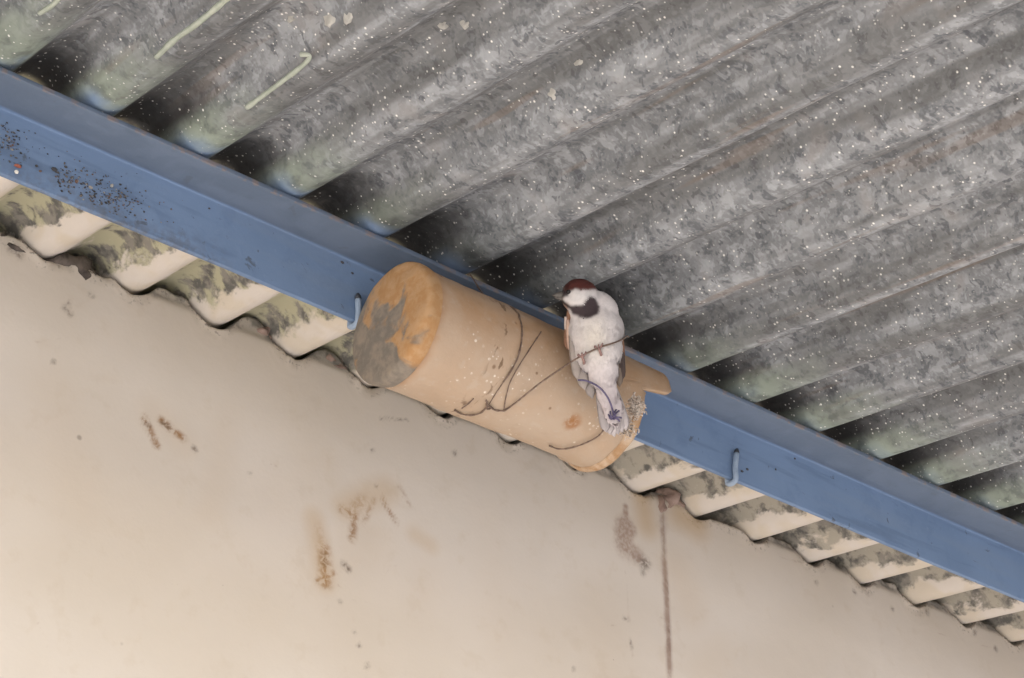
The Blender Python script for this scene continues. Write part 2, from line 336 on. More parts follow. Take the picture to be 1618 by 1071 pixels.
# ------------------------------------------------------------------ plastered wall
def wall():
    X0, X1, DX = -0.36, 1.36, 0.0025
    nx = int((X1-X0)/DX)+1; xs = np.linspace(X0, X1, nx); ZB = -0.46; nz = 150
    fillv = {}
    rr = random.Random(3)
    for i in range(-6, 18): fillv[i] = rr.choice([.95, .9, .8, .62])
    fillv.update({-3: .2, -2: .12, -1: .6, 0: .93, 1: .93, 6: .42, 7: .16, 8: .5, 9: .45, 10: .6, 11: .55, 12: .5, 13: .5})
    ztop = np.zeros(nx); filled = np.zeros(nx)
    for i, x in enumerate(xs):
        zs = wave(x); k = math.floor(x/P)
        sl_ = (wave(x+.001)-wave(x-.001))/.002
        gap = (.0030+.0030*max(0, mn.noise(Vector((x*30, 1.3, 0)))+.3))*math.sqrt(1+sl_*sl_)
        F = 2*A*fillv.get(k, .8)+.0030*mn.noise(Vector((x*90, 5, 0)))+.0012*mn.noise(Vector((x*300, 8, 0)))
        ztop[i] = min(zs-gap, F); filled[i] = 1.0
    t = np.linspace(0, 1, nz)**.8
    Z = ZB+(ztop[None]-ZB)*t[:, None]; X = np.repeat(xs[None], nz, 0); Y = np.zeros_like(Z)
    top = ztop[None]-Z
    edge = np.clip(1-top/.013, 0, 1)
    for j in range(nz):
        for i in range(nx):
            x, z = X[j, i], Z[j, i]
            bx = min(1, (x-X0)/.05, (X1-x)/.05); bz = min(1, (z-ZB)/.05)
            e = edge[j, i]
            nv = .0008*mn.noise(Vector((x*4, z*5, 2)))+(.0002+.0026*e*e)*mn.noise(Vector((x*48, z*60, 4)))+.0014*e*mn.noise(Vector((x*150, z*150, 6)))
            # trowelled ledge that follows the sheets, and recessed infill in the arches
            led = .0001*math.exp(-((top[j, i]-.022-.006*mn.noise(Vector((x*14, 3, 1))))/.0030)**2)
            rec = .004*min(1, max(0, (z-.002)/.008))
            Y[j, i] = (nv-led+rec)*max(0, min(bx, bz))
    # stains with shapes of their own, in wall metres
    fields = {k: np.zeros_like(Z) for k in ('rust', 'dirt', 'wash', 'grey', 'drip')}
    def seg(kind, pts, r, s, soft=1.0):
        pts = [wallpt(*p) for p in pts]; r_ = r*.00062
        if len(pts) == 1: pts = pts*2
        D = np.full_like(Z, 9.)
        for a, b in zip(pts[:-1], pts[1:]):
            ax, az, bx_, bz_ = a[0], a[2]-H, b[0], b[2]-H; dx, dz = bx_-ax, bz_-az; L = dx*dx+dz*dz+1e-12
            h = np.clip(((X-ax)*dx+(Z-az)*dz)/L, 0, 1); D = np.minimum(D, np.hypot(X-ax-h*dx, Z-az-h*dz))
        m = np.clip(1-D/(r_*(1+soft)), 0, 1); m = m*m*(3-2*m)
        fields[kind][:] = np.maximum(fields[kind], m*s)
    seg('dirt', [(1046, 785), (1048, 850), (1053, 930), (1056, 1000), (1059, 1085)], 3, .4)
    seg('drip', [(1046, 785), (1047, 840), (1052, 930), (1056, 1000), (1059, 1085), (1063, 1200)], 5, .8); seg('dirt', [(1052, 915), (1054, 945)], 3, .7); seg('dirt', [(1056, 985), (1057, 1030)], 3, .8); seg('drip', [(1044, 790), (1046, 830)], 10, .45)
    seg('grey', [(1042, 800), (1047, 870), (1052, 960), (1060, 1085)], 7, .34)
    seg('wash', [(1015, 790), (1022, 830)], 20, .55); seg('wash', [(1075, 815), (1100, 830)], 24, .55); seg('wash', [(1070, 900), (1090, 960)], 34, .18)
    seg('grey', [(988, 835), (984, 862), (1000, 874)], 24, .62); seg('grey', [(988, 800), (990, 830)], 8, .5)
    seg('dirt', [(1012, 884), (1020, 890)], 9, .75); seg('dirt', [(1015, 895), (1016, 905)], 5, .6)
    seg('grey', [(988, 900), (992, 960), (1000, 1035)], 4, .25); seg('dirt', [(984, 976), (992, 979)], 2.5, .7); seg('dirt', [(996, 1012), (998, 1024)], 2.5, .6)
    seg('rust', [(228, 660), (240, 684), (249, 704)], 4.5, .9); seg('rust', [(255, 663), (272, 678), (290, 692)], 5, .9); seg('dirt', [(232, 668), (235, 672)], 3, .9); seg('dirt', [(258, 668), (268, 675)], 3.5, .9)
    seg('dirt', [(306, 708), (309, 710)], 3.5, 1); seg('wash', [(240, 650), (290, 700)], 22, .12)
    seg('rust', [(511, 868), (513, 895), (514, 920)], 9, 1); seg('rust', [(500, 918), (528, 905)], 3, .8); seg('dirt', [(512, 876), (513, 892)], 5, .7)
    seg('wash', [(495, 820), (503, 860), (512, 915)], 17, .42); seg('rust', [(503, 830), (508, 860)], 5, .35)
    seg('rust', [(540, 805), (560, 815), (556, 850)], 6, .8); seg('rust', [(560, 800), (572, 792)], 9, .5); seg('wash', [(545, 800), (610, 775)], 20, .38)
    seg('rust', [(603, 785), (612, 805), (627, 826)], 3.2, .8); seg('rust', [(630, 768), (648, 800)], 3, .4); seg('rust', [(590, 790), (575, 825)], 4, .5)
    seg('dirt', [(543, 892), (550, 899)], 4.5, .8); seg('wash', [(655, 845), (680, 862)], 13, .3)
    seg('dirt', [(600, 661), (645, 663)], 1.6, .6)
    for u, v, r in ((85, 571, 3), (396, 748, 3), (145, 466, 4), (718, 716, 4), (588, 712, 3), (537, 952, 3), (560, 998, 3), (567, 1020, 3), (580, 1052, 4), (906, 1057, 3), (105, 487, 5), (112, 496, 4), (108, 478, 3), (340, 452, 3), (594, 768, 3), (615, 605, 3), (740, 652, 3), (1290, 920, 4), (1410, 962, 4), (1466, 968, 5), (1540, 1000, 5), (1573, 1025, 5), (1350, 935, 4), (556, 598, 6), (20, 395, 6), (30, 402, 6)):
        seg('dirt', [(u, v)], r, .75)
    for u0, v0, u1, v1 in ((1000, 730, 1075, 775), (1100, 800, 1165, 822), (1230, 880, 1330, 905), (1240, 862, 1290, 880), (1480, 1000, 1590, 1030)):
        seg('grey', [(u0, v0), (u1, v1)], 2.2, .35)
    rq = random.Random(21)
    for _ in range(26):
        u, v = rq.uniform(0, 1600), rq.uniform(480, 1060)
        if v < 420+.42*u: continue
        a = rq.gauss(.42, .35); pts = [(u, v)]
        for _k in range(rq.randint(2, 4)): a += rq.gauss(0, .25); pts.append((pts[-1][0]+rq.uniform(12, 30)*math.cos(a), pts[-1][1]+rq.uniform(12, 30)*math.sin(a)))
        seg('grey', pts, 1.4, rq.uniform(.2, .32))
    for _ in range(10):
        u = rq.uniform(40, 1500); seg('wash', [(u, 440+.41*u+rq.uniform(20, 260)), (u+rq.uniform(-20, 40), 440+.41*u+rq.uniform(60, 320))], rq.uniform(18, 40), rq.uniform(.05, .12))
    vs = np.stack([X, Y, Z+H], -1).reshape(-1, 3).tolist(); fs = []
    for j in range(nz-1):
        for i in range(nx-1): fs.append((j*nx+i, j*nx+i+1, (j+1)*nx+i+1, (j+1)*nx+i))
    n0 = len(vs)                                            # top bed running back under the sheets
    for i in range(nx): vs.append((xs[i], .16, H+ztop[i]+.012))
    for i in range(nx-1): fs.append(((nz-1)*nx+i, (nz-1)*nx+i+1, n0+i+1, n0+i))
    def quad(a, b, c, d):
        k = len(vs); vs.extend([a, b, c, d]); fs.append((k, k+1, k+2, k+3))
    XL, XR = -3.0, 5.0; zb = H+ZB
    quad((XL, 0, 0), (XR, 0, 0), (XR, 0, zb), (XL, 0, zb))                 # lower wall
    quad((XL, 0, zb), (X0, 0, zb), (X0, 0, H), (XL, 0, H)); quad((X1, 0, zb), (XR, 0, zb), (XR, 0, H), (X1, 0, H))
    quad((XL, 0, H), (X0, 0, H), (X0, .16, H+.01), (XL, .16, H+.01)); quad((X1, 0, H), (XR, 0, H), (XR, .16, H+.01), (X1, .16, H+.01))
    quad((XR, .16, 0), (XL, .16, 0), (XL, .16, H+.01), (XR, .16, H+.01))   # inner face
    for x in (XL, XR):                                                      # gable walls
        for dx in (0, .16 if x < 0 else -.16): quad((x+dx, 0, 0), (x+dx, 3, 0), (x+dx, 3, H+.55), (x+dx, 0, H+.2))
    for y in (3.0, 2.84): quad((XL, y, 0), (XR, y, 0), (XR, y, H+.5), (XL, y, H+.5))
    me = mesh('wall', vs, fs); N = len(vs); n1 = nz*nx
    for k, F in list(fields.items())+[('edge', edge)]:
        a = np.zeros(N); a[:n1] = F.ravel(); fattr(me, k, a)
    a = np.zeros(N); a[:n1] = (np.clip((Z-.003)/.006, 0, 1)).ravel(); a[n1:n1+nx] = .8; fattr(me, 'fill', a)
    o = link('house_wall', me, MW)
    tag(o, 'cream plastered house wall with rusty stains below the corrugated roof', 'wall')
    q = wallpt(1064, 786); lump('mortar_lump', (q[0], .012, q[2]-.002), (.018, .016, .014), MMORT, o, .5, seed=1)
    q = wallpt(1046, 800); lump('mortar_lump', (q[0], .004, q[2]+.002), (.006, .008, .012), MMORT, o, .5, seed=9)
    q = wallpt(120, 422); lump('mortar_lump', (q[0], .010, q[2]+.002), (.025, .014, .012), MDARK, o, .6, seed=2)
    q = wallpt(20, 372); lump('mortar_lump', (q[0], .014, q[2]-.008), (.02, .014, .010), MDARK, o, .6, seed=5)
    q = wallpt(425, 520); lump('mortar_lump', (q[0], .014, q[2]), (.016, .012, .008), MMORT, o, .6, seed=6)
    q = wallpt(530, 572); lump('mortar_lump', (q[0], .014, q[2]), (.018, .012, .008), MMORT, o, .6, seed=7)
    return o
wall()

# ------------------------------------------------------------------ unseen wall added at the left to bounce sunlight onto the roof
def add_bounce_wall():
    x0, x1, y0, y1, h = -2.45, -2.25, -7.0, -0.002, 2.44
    bm = bmesh.new(); bmesh.ops.create_cube(bm, size=1)
    for v in bm.verts: v.co = Vector(((x0+x1)/2+v.co.x*(x1-x0), (y0+y1)/2+v.co.y*(y1-y0), h/2+v.co.z*h))
    bmesh.ops.bevel(bm, geom=bm.edges[:], offset=.008, segments=2, affect='EDGES')
    me = bpy.data.meshes.new('bounce_wall'); bm.to_mesh(me); bm.free()
    o = link('bounce_wall', me, MBOUNCE, smooth=False)
    tag(o, 'pale wall added out of view at the left to bounce sunlight onto the roof', 'wall')
add_bounce_wall()

# ------------------------------------------------------------------ corrugated roof
def roof():
    root = empty('corrugated_roof', (0, 0, H)); tag(root, 'grey corrugated cement sheet roof sloping out over the wall, seen from below', 'roof')
    LAP = 2*P+.011; W = 12*P
    spans = [(LAP-3*W-.10, LAP-2*W), (LAP-2*W-.10, LAP-W), (LAP-W-.10, LAP), (LAP-.10, LAP+W), (LAP+W-.10, LAP+2*W), (LAP+2*W-.1, LAP+3*W)]
    Y0, Y1 = -0.96, 2.75
    ys = np.concatenate([np.linspace(Y0, .25, 62), np.linspace(.3, Y1, 8)])
    for s, (xa, xb) in enumerate(spans):
        n = int((xb-xa)/P*26)+1; xs = np.linspace(xa, xb, n)
        vs = []; crest = []
        for layer in (0, 1):
            for y in ys:
                for x in xs:
                    lift = .0065*max(0, 1-(x-xa)/(2.1*P))**.7 if s else 0
                    dz = .0007*mn.noise(Vector((x*9, y*5, s)))+.0005*mn.noise(Vector((x*40, y*22, s+5)))
                    dz += .0022*mn.noise(Vector((math.floor(x/P+.5)*3.1, y*1.2, s+9)))*min(1, abs(y-FY)*8)
                    ex = 0
                    if y == ys[0]: ex = .004*mn.noise(Vector((x*30, 0, s)))
                    c = math.cos(2*math.pi*x/P)
                    vs.append((x, y+ex, H+SLOPE*y+wave(x)+lift+dz+.0008+layer*.0058)); crest.append(c)
        m = len(ys); fs = []; L = m*n
        for j in range(m-1):
            for i in range(n-1):
                a = j*n+i; fs.append((a, a+n, a+n+1, a+1)); fs.append((L+a, L+a+1, L+a+n+1, L+a+n))
        for j in range(m-1):
            a = j*n; fs.append((a, L+a, L+a+n, a+n)); a = j*n+n-1; fs.append((a, a+n, L+a+n, L+a))
        for i in range(n-1):
            fs.append((i, i+1, L+i+1, L+i)); a = (m-1)*n+i; fs.append((a, L+a, L+a+1, a+1))
        me = mesh('sheet', vs, fs); fattr(me, 'crest', crest); fattr(me, 'flank', [math.sin(2*math.pi*q[0]/P) for q in vs])
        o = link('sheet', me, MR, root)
        if s == 2:
            sheet = o
    # dried paint runs and pale lichen flecks sticking to the visible sheet
    def run(pts, r):
        path = smooth_path([roofpt(*p, below=.0004) for p in pts], 10)
        path = [np.array([q[0], q[1], roof_z(q[0], q[1])+.0013]) for q in path]
        rs = [r*(.7+.5*abs(mn.noise(Vector(q)*60))+.3) for q in path]
        v, f = tube_geo(path, rs, 6); c = np.array(path)
        return link('paint_run', mesh('paint_run', v, f), MPAINT, sheet)
    run([(372, -10), (345, 12), (310, 40), (275, 66), (247, 92)], .0020)
    run([(476, 88), (490, 90), (482, 102), (455, 124), (425, 146), (390, 172)], .0019)
    run([(98, -8), (85, 8), (62, 24)], .0016)
    for k, (u, v, r) in enumerate(((460, 30, 5), (519, 33, 7), (549, 30, 6), (700, 40, 6), (735, 40, 6), (872, 147, 7), (914, 97, 5))):
        c = roofpt(u, v); rr = r*.00060; vs = []; n = 14; f = []
        vs.append((c[0], c[1], roof_z(c[0], c[1])-.0016))
        for ring, hgt in ((.55, .0014), (1.0, -.0012)):
            for i in range(n):
                a = 2*math.pi*i/n; w_ = rr*ring*(1+.8*mn.noise(Vector((math.cos(a)*1.6, math.sin(a)*1.6, k*3.1))))
                x, y = c[0]+w_*math.cos(a)*.8, c[1]+w_*math.sin(a)*1.3
                vs.append((x, y, roof_z(x, y)-hgt))
        for i in range(n):
            j = (i+1) % n; f.append((0, 1+j, 1+i)); f.append((1+i, 1+j, 1+n+j, 1+n+i))
        link('lichen_fleck', mesh('lichen_fleck', vs, f), MLICH, sheet)
roof()

# ------------------------------------------------------------------ steel angle purlin
def purlin():
    XL, XR = -2.9, 4.9
    root = empty('angle_purlin', (0, LEGY, FZ)); tag(root, 'blue painted steel angle running under the corrugated roof', 'beam')
    r = .0012                                    # profile in (y, z), rounded arrises
    t = TH
    raw = [(FY, FZ), (LEGY+t, FZ), (LEGY+t, FZ-LEGW), (LEGY, FZ-LEGW), (LEGY, FZ-t), (FY, FZ-t)]
    rad = [.0012, .0012, .0010, .0010, .0016, .0012]
    prof = []
    for i, p in enumerate(raw):
        a = np.array(raw[i-1]); b = np.array(p); c = np.array(raw[(i+1) % len(raw)]); ra = rad[i]
        d1 = (a-b)/np.linalg.norm(a-b); d2 = (c-b)/np.linalg.norm(c-b); p1 = b+d1*ra; p2 = b+d2*ra
        for k in range(5):
            s = k/4; prof.append((1-s)**2*p1+2*s*(1-s)*b+s*s*p2)
    xs = np.concatenate([[XL], np.linspace(-.6, 1.5, 140), [XR]]); n = len(prof); vs = []; fs = []
    for x in xs:
        dy = .0010*mn.noise(Vector((x*5, 0, 0))); dz = .0008*mn.noise(Vector((x*4, 7, 0)))-.0004
        for p in prof:
            wv = .0006*mn.noise(Vector((x*22, p[0]*60, p[1]*60)))
            vs.append((x, p[0]+dy+wv, p[1]+dz+wv*.5))
    for i in range(len(xs)-1):
        for k in range(n):
            k2 = (k+1) % n; fs.append((i*n+k, i*n+k2, (i+1)*n+k2, (i+1)*n+k))
    fs.append(tuple(range(n))[::-1]); fs.append(tuple((len(xs)-1)*n+k for k in range(n)))
    me = mesh('angle_bar', vs, fs); o = link('angle_bar', me, MS, root)
    mod = o.modifiers.new('n', 'EDGE_SPLIT'); mod.split_angle = math.radians(50)
    def hook(u, v0, v1, lean=0):
        a = on_plane(u, v0, (0, 1, 0), (0, LEGY-.0036, 0)); b = on_plane(u+lean, v1, (0, 1, 0), (0, LEGY-.0036, 0)); x = a[0]
        rr = .0026; zb = FZ-LEGW-.0040
        path = [(b[0], LEGY-rr-.0008, b[2]), (x, LEGY-rr-.0006, (b[2]+zb)/2), (x, LEGY-rr-.0005, zb+.006)]
        for k in range(7):
            an = math.pi*k/6; path.append((x, LEGY+t/2-(t/2+rr+.0005)*math.cos(an), zb+.003-.0030*math.sin(an)))
        path += [(x, LEGY+t+rr+.0005, zb+.02), (x, LEGY+t+rr+.0005, FZ+.05)]
        hb = tube('hook_bolt', smooth_path(path, 3), rr, MBOLT, root, 12)
        d = np.array(path[0])-np.array(path[1]); d /= np.linalg.norm(d)
        tube('bolt_tip', [np.array(path[0])-d*.0005, np.array(path[0])+d*.003, np.array(path[0])+d*.005], [rr*1.05, rr*.9, rr*.45], MTIP, hb, 10)
        return hb
    hook(1164, 766, 716, 0)
    hook(566, 512, 472, 0)
    # dry crumbs and seeds caught on the leg at the left
    vs = []; fs = []; cols = []
    rr = random.Random(11)
    def crumb(u, v, s, col):
        c = on_plane(u, v, (0, 1, 0), (0, LEGY, 0)); base = len(vs)
        bm = bmesh.new(); bmesh.ops.create_icosphere(bm, subdivisions=1, radius=1); R3 = Matrix.Rotation(rr.random()*6, 3, Vector((rr.random(), rr.random(), rr.random()+.1)))
        sc = (s*rr.uniform(.6, 1.5), s*rr.uniform(.4, .7), s*rr.uniform(.5, 1.1))
        for vv in bm.verts:
            q = R3@(vv.co*rr.uniform(.75, 1.15)); vs.append((c[0]+q.x*sc[0], LEGY-.0004+q.y*sc[1]-sc[1]*.5, c[2]+q.z*sc[2])); cols.append(col)
        bm.verts.index_update()
        for ff in bm.faces: fs.append(tuple(base+vv.index for vv in ff.verts))
        bm.free()
    pal = [(.05, .05, .055)]*5+[(.09, .085, .085)]*5+[(.16, .14, .125)]*4+[(.30, .29, .28)]*2+[(.17, .11, .09)]
    for _ in range(420):
        k = rr.random(); a = rr.random()
        if k < .62: u, v = 95+a*115+rr.gauss(0, 10), 275+a*50+rr.gauss(0, 12)
        elif k < .85: u, v = rr.gauss(14, 14), rr.gauss(225, 14)
        else: u, v = rr.uniform(0, 290), 0; v = 215+u*.47+rr.gauss(0, 22)
        top = 165+.455*u+8; bot = 269+.43*u-6
        if not (top < v < bot) or u < -10: continue
        crumb(u, v, rr.uniform(.0004, .0011), rr.choice(pal))
    crumb(27, 263, .0024, (.30, .10, .07)); crumb(25, 272, .002, (.7, .68, .64)); crumb(57, 263, .002, (.06, .06, .065)); crumb(85, 268, .0024, (.06, .06, .065)); crumb(142, 297, .0022, (.36, .34, .32)); crumb(176, 294, .002, (.34, .33, .31)); crumb(120, 287, .0022, (.16, .10, .08))
    for u, v in ((556, 432), (1255, 725), (1180, 742), (1172, 745), (1225, 742), (540, 415), (330, 330)):
        crumb(u, v, .0014, (.07, .07, .08))
    me = mesh('dry_crumbs', vs, fs); cattr(me, cols); o = link('dry_crumbs', me, MVC, root, smooth=False); o['kind'] = 'stuff'
purlin()

# ------------------------------------------------------------------ nest pipe
def nest_pipe():
    root = empty('nest_pipe', (PIPE_X0, PIPE_Y, PIPE_Z)); tag(root, 'tan nest pipe with a mortared end cap wired under the blue beam', 'nest pipe')
    n = 96; xs = []
    def endx(a):                      # a: angle, 0 = towards camera (-y), pi/2 = up
        b = PIPE_X1+.003*mn.noise(Vector((math.cos(a)*2, math.sin(a)*2, 1)))+.0012*mn.noise(Vector((math.cos(a)*9, math.sin(a)*9, 2)))
        d = abs((a-math.radians(50)+math.pi) % (2*math.pi)-math.pi)
        tg = 1/(1+math.exp((d-math.radians(47))/math.radians(2.0)))           # tongue left standing on the upper outer side
        nt_ = math.exp(-((a-math.radians(-2))/math.radians(7))**2)             # broken notch below it
        return b+.033*tg*(1-.10*(d/math.radians(47))**4)-.012*nt_
    vs = []; fs = []; m = 40
    for layer, dr in ((0, 0), (1, -.0042)):
        for j in range(m+1):
            s = j/m
            for k in range(n):
                a = 2*math.pi*k/n; x = PIPE_X0+.002+(endx(a)-PIPE_X0-.002)*s
                r = PIPE_R+dr+.0006*mn.noise(Vector((x*20, math.cos(a), math.sin(a))))+.0005*mn.noise(Vector((x*60, math.cos(a)*4, math.sin(a)*4)))
                # moulded bands: a soft seam and a bead near the mouth
                r += .0008*math.exp(-((x-.079)/.0025)**2)-.0009*math.exp(-((x-.0865)/.0018)**2)+(.0022*min(1, max(0, (x-.206)/.004)))-.0005*math.exp(-((x-.055)/.0015)**2)
                r -= .0016*max(0, (x-.10)/.16)
                vs.append((x, PIPE_Y-r*math.cos(a), PIPE_Z+r*math.sin(a)))
    L = (m+1)*n
    for j in range(m):
        for k in range(n):
            k2 = (k+1) % n; a, b, c, d = j*n+k, j*n+k2, (j+1)*n+k2, (j+1)*n+k
            fs.append((a, d, c, b)); fs.append((L+a, L+b, L+c, L+d))
    for k in range(n):
        k2 = (k+1) % n; a, b = m*n+k, m*n+k2; fs.append((a, L+a, L+b, b))
    link('pipe_body', mesh('pipe_body', vs, fs), MP, root)
    # end cap: low dome of mortar with a rounded shoulder
    vs = []; fs = []; R_ = PIPE_R+.0016
    rings = [(R_-.0006, .010), (R_+.0002, .006), (R_+.0004, .002), (R_-.0002, -.0012), (R_-.0016, -.0030), (R_-.004, -.0038), (R_*.8, -.0046), (R_*.6, -.0054), (R_*.4, -.0060), (R_*.2, -.0062)]
    for (r, dx) in rings:
        for k in range(n):
            a = 2*math.pi*k/n; y, z = math.cos(a)*r, math.sin(a)*r
            inn = min(1, max(0, (R_-r)/.004))
            j1 = .0012*mn.noise(Vector((y*60, z*60, 1)))*inn+.0012*mn.noise(Vector((y*22, z*22, 5)))*inn
            r2 = r*(1+.010*mn.noise(Vector((math.cos(a)*3, math.sin(a)*3, 4))))
            vs.append((PIPE_X0+dx-j1, PIPE_Y-math.cos(a)*r2, PIPE_Z+math.sin(a)*r2))
    for j in range(len(rings)-1):
        for k in range(n):
            k2 = (k+1) % n; fs.append((j*n+k, j*n+k2, (j+1)*n+k2, (j+1)*n+k))
    c = len(vs); vs.append((PIPE_X0-.0062, PIPE_Y, PIPE_Z)); j = len(rings)-1
    for k in range(n): fs.append((j*n+k, j*n+(k+1) % n, c))
    link('end_cap', mesh('end_cap', vs, fs), MC, root)
    # mouth ring, chipped
    vs = []; fs = []; sec = 10; cnt = 0; ks = list(range(0, n+1))
    for k in ks:
        a = math.radians(-150)+math.radians(138)*k/n; rr = .0030*(1+.5*mn.noise(Vector((a*3, 1, 0))))*min(1, k/5+.2, (n-k)/5+.2)
        R2 = PIPE_R+.0010; x = PIPE_X1-.004+.0015*mn.noise(Vector((a*2.2, 4, 0)))
        for s in range(sec):
            an = 2*math.pi*s/sec; ry = R2+rr*math.cos(an); vs.append((x+rr*1.6*math.sin(an), PIPE_Y-ry*math.cos(a), PIPE_Z+ry*math.sin(a)))
    for i in range(n):
        for s in range(sec):
            s2 = (s+1) % sec; fs.append((i*sec+s, i*sec+s2, (i+1)*sec+s2, (i+1)*sec+s))
    link('mouth_rim', mesh('mouth_rim', vs, fs), MRIM, root)
    # binding wires
    L_ = .0011
    def w(pts, r=.0010, lift=L_, **k):
        return tube('binding_wire', smooth_path([pipept(*p, lift=lift) if len(p) == 2 else p for p in pts], 6), [r*.58*(1+.25*random.Random(int(i_*7.3+r*1e6)).uniform(-1, 1)) for i_ in range(6*(len(pts)-1)+1)], MWIRE, root, 8)
    over = lambda x: [(x, PIPE_Y-.012, PIPE_Z+PIPE_R+.002), (x, FY-.002, FZ-.002), (x, FY+.003, FZ+.0022)]
    e = pipept(812, 487, L_)
    w(over(e[0]-.004)[::-1]+[(812, 487), (822, 505), (825, 522), (823, 545), (817, 567), (806, 588), (795, 604)], .0013)
    w([(855, 524), (838, 550), (820, 578), (806, 604), (800, 625), (796, 648)], .0009)
    w([(718, 648), (730, 654), (744, 656), (760, 652), (772, 641), (782, 648), (797, 649)], .0013)
    w([(768, 632), (771, 640), (776, 644), (770, 646), (769, 638)], .0014, .0022)
    w([(795, 604), (783, 622), (772, 640)], .0007)
    w([(868, 704), (882, 709), (900, 708), (925, 700), (945, 689), (955, 676), (957, 660)], .0012)
    w([(730, 645), (740, 638), (748, 630)], .0009)
    # the long wire the bird grips: off the pipe, past its belly, up to the beam
    def at(u, v, t): return CAM + ray(u, v)*t
    return root, at
PIPE, at = nest_pipe()

# ------------------------------------------------------------------ bird
BD = float((pipept(935, 590)-CAM)@_fw) - 0.030         # distance of the body's middle from the lens plane
PX = BD/FPX                                             # metres per photo pixel there
BO = CAM + ray(940, 560)*BD
def bl(u, v, d=0.0):                                    # bird frame: photo-pixel units across and up, metres in depth
    return BO + _rt*((u-940)*PX) - _up*((v-560)*PX) + _fw*d
def axis_d(v): return (560-v)*PX*0.30                   # the body leans back with height

def long_wire():
    a = pipept(797, 649, .0012); pts = [a, pipept(815, 636, .002), bl(850, 607, -.012), bl(888, 580, -.022), bl(915, 563, -.0235), bl(945, 549, -.0215), bl(970, 541, -.017), bl(985, 535, -.004), bl(992, 531, .02), bl(998, 532, .045)]
    tube('perch_wire', smooth_path(pts, 8), .0007, MWIRE, PIPE, 8)
    k = tube('thread', smooth_path([bl(913, 600, -.014), bl(926, 601, -.018), bl(944, 610, -.019), bl(958, 626, -.018), bl(966, 645, -.016), bl(969, 662, -.014)], 8), .0008, MKNOT, PIPE, 8)
    v = []; f = []
    rr = random.Random(5)
    for i in range(9):
        a = rr.uniform(0, 6.28); l = rr.uniform(5, 15)
        vv, ff = tube_geo(smooth_path([bl(969, 660, -.014), bl(969+l*.6*math.cos(a), 660+l*.6*math.sin(a)*.9, -.016), bl(969+l*math.cos(a+.3), 660+l*math.sin(a+.3), -.013)], 4), .0007, 6, len(v)); v += vv; f += ff
    link('thread_knot', mesh('wire_knot', v, f), MKNOT, k)
    def fluff(cu, cv, d, su, sv, cnt, on_pipe):
        v = []; f = []
        for i in range(cnt):
            u, w_ = rr.gauss(cu, su), rr.gauss(cv, sv); a = rr.uniform(0, 6.28); l = rr.uniform(3, 9)
            p0 = bl(u, w_, d+rr.uniform(-.004, .004)); p1 = bl(u+l*.5*math.cos(a), w_+l*.5*math.sin(a), d+rr.uniform(-.006, .004)); p2 = bl(u+l*math.cos(a+.7), w_+l*math.sin(a+.7), d+rr.uniform(-.004, .004))
            vv, ff = tube_geo(smooth_path([p0, p1, p2], 3), [.0003+.0004*rr.random()]*7, 4, len(v)); v += vv; f += ff
        o = link('nest_fluff', mesh('nest_fluff', v, f), MFLUFF, PIPE); o['kind'] = 'stuff'
    fluff(1008, 645, .024, 5, 7, 260, 1); fluff(988, 675, .014, 7, 7, 120, 1)
long_wire()

def inside(poly, u, v):
    r = False; n = len(poly); j = n-1
    for i in range(n):
        xi, yi = poly[i]; xj, yj = poly[j]
        if (yi > v) != (yj > v) and u < (xj-xi)*(v-yi)/(yj-yi+1e-9)+xi: r = not r
        j = i
    return r
BIB = [(898, 482), (906, 485), (921, 483), (925, 475), (932, 467), (941, 471), (948, 484), (945, 495), (935, 501), (925, 504), (914, 501), (904, 496)]
CHEEK = [(888, 474), (897, 464), (908, 456), (916, 459), (920, 464), (928, 461), (938, 457), (934, 467), (925, 476), (920, 484), (903, 485), (899, 480)]
CREAM = [(896, 488), (902, 490), (914, 503), (906, 506), (898, 498)]
def plumage(u, v, d):
    """colour of the bird at a point of its own frame (d measured from the body's long axis, + = back)"""
    u2 = u+1.2*mn.noise(Vector((u*.12, v*.12, 1))); v2 = v+1.2*mn.noise(Vector((u*.12, v*.12, 7)))
    sp = .06*mn.noise(Vector((u*.2, v*.2, d*300)))
    white = np.array((.62, .578, .58)); warm = np.array((.66, .61, .555)); chest = np.array((.085, .022, .018)); black = np.array((.034, .024, .027)); brown = np.array((.23, .125, .08))
    c = white*(1+sp)
    if v < 500 and d > .006 and u > 925 and v2 < 470: c = chest
    if v2 < 510:
        if inside(BIB, u2, v2): return black*(1.25+5*abs(sp))
        if 884 < u < 924 and abs(v2-(472+min(1, (u-884)/16)*13)) < 2.6: return black*.7
        if 888 < u < 898 and 459 < v2 < 468: return black*.8
        if inside(CHEEK, u2, v2): return np.array((.60, .57, .565))
        if v2 < 466 and u < 955 and (v2 < 458-(u-925)*.05 or u < 897): c = chest*(1+sp*2) if u > 900 else chest*.55
        if v2 < 500 and u < 892 : c = np.array((.14, .11, .10))
        if 898 > u and v2 > 476: c = np.array((.30, .20, .16))
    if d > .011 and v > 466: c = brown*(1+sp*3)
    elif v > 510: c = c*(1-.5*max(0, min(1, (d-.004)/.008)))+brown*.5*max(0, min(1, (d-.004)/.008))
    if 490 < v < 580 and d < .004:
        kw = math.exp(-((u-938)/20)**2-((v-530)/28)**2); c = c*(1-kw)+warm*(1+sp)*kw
    if u > 966 and v < 585: c = c*(1-.20*min(1, (u-966)/14))  # right flank greyed: shading painted into the plumage
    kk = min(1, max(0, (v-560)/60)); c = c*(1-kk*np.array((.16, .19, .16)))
    return np.clip(c, .01, .9)

